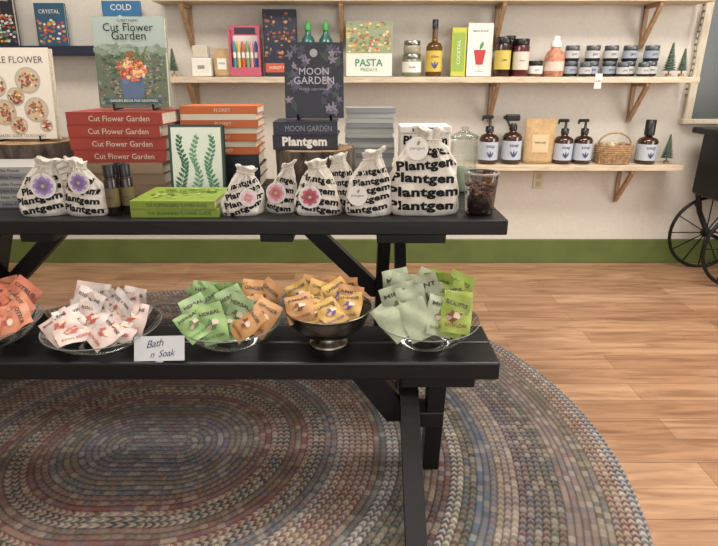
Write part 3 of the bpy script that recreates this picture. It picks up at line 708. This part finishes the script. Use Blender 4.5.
for k in range(9):
    r=.082+.018*math.sin(k/8*1.9); zz=.008+k*.0125; b.tube([(r*1.1*math.cos(2*math.pi*i/28),r*.8*math.sin(2*math.pi*i/28),zz+.003*math.sin(i*math.pi+k*math.pi)) for i in range(28)],.0075,WK,closed=True)
b.lathe([(0,.003),(.085,.003)],WK,caps=False,sy=.8)
for i in range(14):
    a_=2*math.pi*i/14; b.tube([(.088*1.1*math.cos(a_),.07*math.sin(a_),.002),(.100*1.1*math.cos(a_),.083*math.sin(a_),.07),(.096*1.1*math.cos(a_),.082*math.sin(a_),.115)],.0045,WK)
b.tube([(.1*math.cos(t*math.pi/12),0,.11+.07*math.sin(t*math.pi/12)) for t in range(13)],.0055,WK)
for i in range(12): b.lathe([(.0,.0),(.014,.004),(.02,.02),(.014,.036),(0,.04)],c([(206,190,160),(150,120,90),(190,170,140)][i%3]),random.uniform(-.06,.06),random.uniform(-.04,.04),.085,n=10)
b.done('wicker_basket',(1.552,UY,LZ))
b=B(); b.box(-.02,.02,0,.0008,-.05,.03,WHITE); b.text('6.50',0,-.01,INK,w=.028,y=-.001,bold=False); b.done('price_tag',(1.36,YB-.2025,1.165))
def art_c(b,w,h,y,T):
    y-=.0008
    for i in range(70): b.disc(random.uniform(-.45,.45)*w,random.uniform(.06,.6)*h,.009,.007,c(random.choice([(184,80,60),(60,130,116),(200,160,70),(90,60,110),(214,206,190)])),y-.00003*i,9,T,.2)
    b.text('CRYSTAL',0,h*.8,WHITE,w=w*.7,y=y-.0028,T=T,bold=False)
stand_book('colourful_book',(-1.755,3.375,1.345),.17,.225,.02,c((40,80,104)),art_c,5,stand=False)
stand_book('tall_dark_book',(-2.02,3.375,1.345),.13,.30,.025,CHAR,art_c,4,stand=False)
def art_cold(b,w,h,y,T):
    y-=.0008; b.text('COLD',0,h*.86,WHITE,w=w*.55,y=y-.001,T=T,bold=False); b.disc(0,h*.4,w*.3,w*.3,c((180,204,216)),y-.0005,18,T,.1)
stand_book('blue_book',(-1.345,3.375,1.345),.215,.235,.02,c((48,106,150)),art_cold,4,stand=False)
b=B(); b.box(-.035,.035,-.006,0,-.055,.055,c((206,192,160)),.003); b.box(-.015,.015,-.008,-.006,.008,.04,c((180,168,140)),.002); b.box(-.015,.015,-.008,-.006,-.04,-.008,c((180,168,140)),.002); b.done('wall_outlet',(1.15,YB,.555))

# ---------------------------------------------------------------- cart with spoked wheel
b=B(); IR=mk('black_iron',(16,16,18),.4,metal=.3)
DX=-.095
for y in (3.36,3.0):
    cx,cz,r=2.33+DX,.235,.23
    b.tube([(cx+r*math.cos(2*math.pi*i/40),y,cz+r*math.sin(2*math.pi*i/40)) for i in range(40)],.011,IR,n=8,closed=True)
    for i in range(12):
        a_=2*math.pi*i/12; b.tube([(cx+.02*math.cos(a_),y,cz+.02*math.sin(a_)),(cx+r*math.cos(a_),y,cz+r*math.sin(a_))],.004,IR,n=5)
    b.lathe([(.026,-.02),(.03,0),(.026,.02)],IR,T=TR(cx,y,cz)@RX(90),n=14)
    k=-.03 if y>3.2 else .03
    b.tube([(cx,y+k*.5,cz),(2.24+DX,y+k,.38),(2.19+DX,y+k,.56)],.016,IR)
    b.tube([(2.85,y,.012),(2.85,y,.56)],.014,IR)
b.tube([(2.33+DX,3.0,.235),(2.33+DX,3.36,.235)],.01,IR)
b.box(2.16+DX,2.95,3.04,3.33,.50,.86,IR,.01); b.box(2.11+DX,2.99,3.0,3.37,.86,.895,IR,.006); b.box(2.20+DX,2.92,3.035,3.042,.55,.81,mk('cart_panel',(34,32,32),.5),.003)
b.done('display_cart')
b=B(); b.lathe([(.05,0),(.06,.01),(.06,.07),(.03,.1),(.03,.115)],mk('blue_jar',(110,130,140),.15)); b.lathe([(.034,.112),(.034,.13),(.01,.135)],IR); b.done('storage_jar',(2.14,3.15,.896))

# ---------------------------------------------------------------- lights
def area(name,loc,rot,sx,sy,p,col=(1,1,1)):
    l=bpy.data.lights.new(name,'AREA'); l.shape='RECTANGLE'; l.size=sx; l.size_y=sy; l.energy=p; l.color=col
    o=bpy.data.objects.new(name,l); sc.collection.objects.link(o); o.location=loc; o.rotation_euler=[math.radians(q) for q in rot]
area('ceiling_light',(-.9,1.9,H-.03),(0,0,0),1.2,.6,40,(1,.95,.88))
area('ceiling_light',(1.3,2.1,H-.03),(0,0,0),1.2,.6,48,(1,.95,.88))
area('ceiling_light',(0,-.6,H-.03),(0,0,0),1.4,.6,12,(1,.95,.88))
area('storefront_daylight',(.6,YF-.3,1.6),(90,0,0),4.5,1.9,62,(.98,.98,1))
area('right_side_fill',(XR-.05,1.2,1.6),(90,0,90),1.8,1.3,54,(1,.98,.95))  # added area lamp before the closed right wall, for soft brightness and highlights
w=bpy.data.worlds.new('world'); sc.world=w; w.use_nodes=True
w.node_tree.nodes['Background'].inputs[0].default_value=(.92,.95,1,1); w.node_tree.nodes['Background'].inputs[1].default_value=.85
# ---------------------------------------------------------------- camera
cd=bpy.data.cameras.new('camera'); cd.sensor_width=36; cd.lens=540/718*36; cd.clip_start=.02
co=bpy.data.objects.new('camera',cd); sc.collection.objects.link(co); co.location=(0,0,1.18); co.rotation_euler=(math.radians(70),0,0)
sc.camera=co
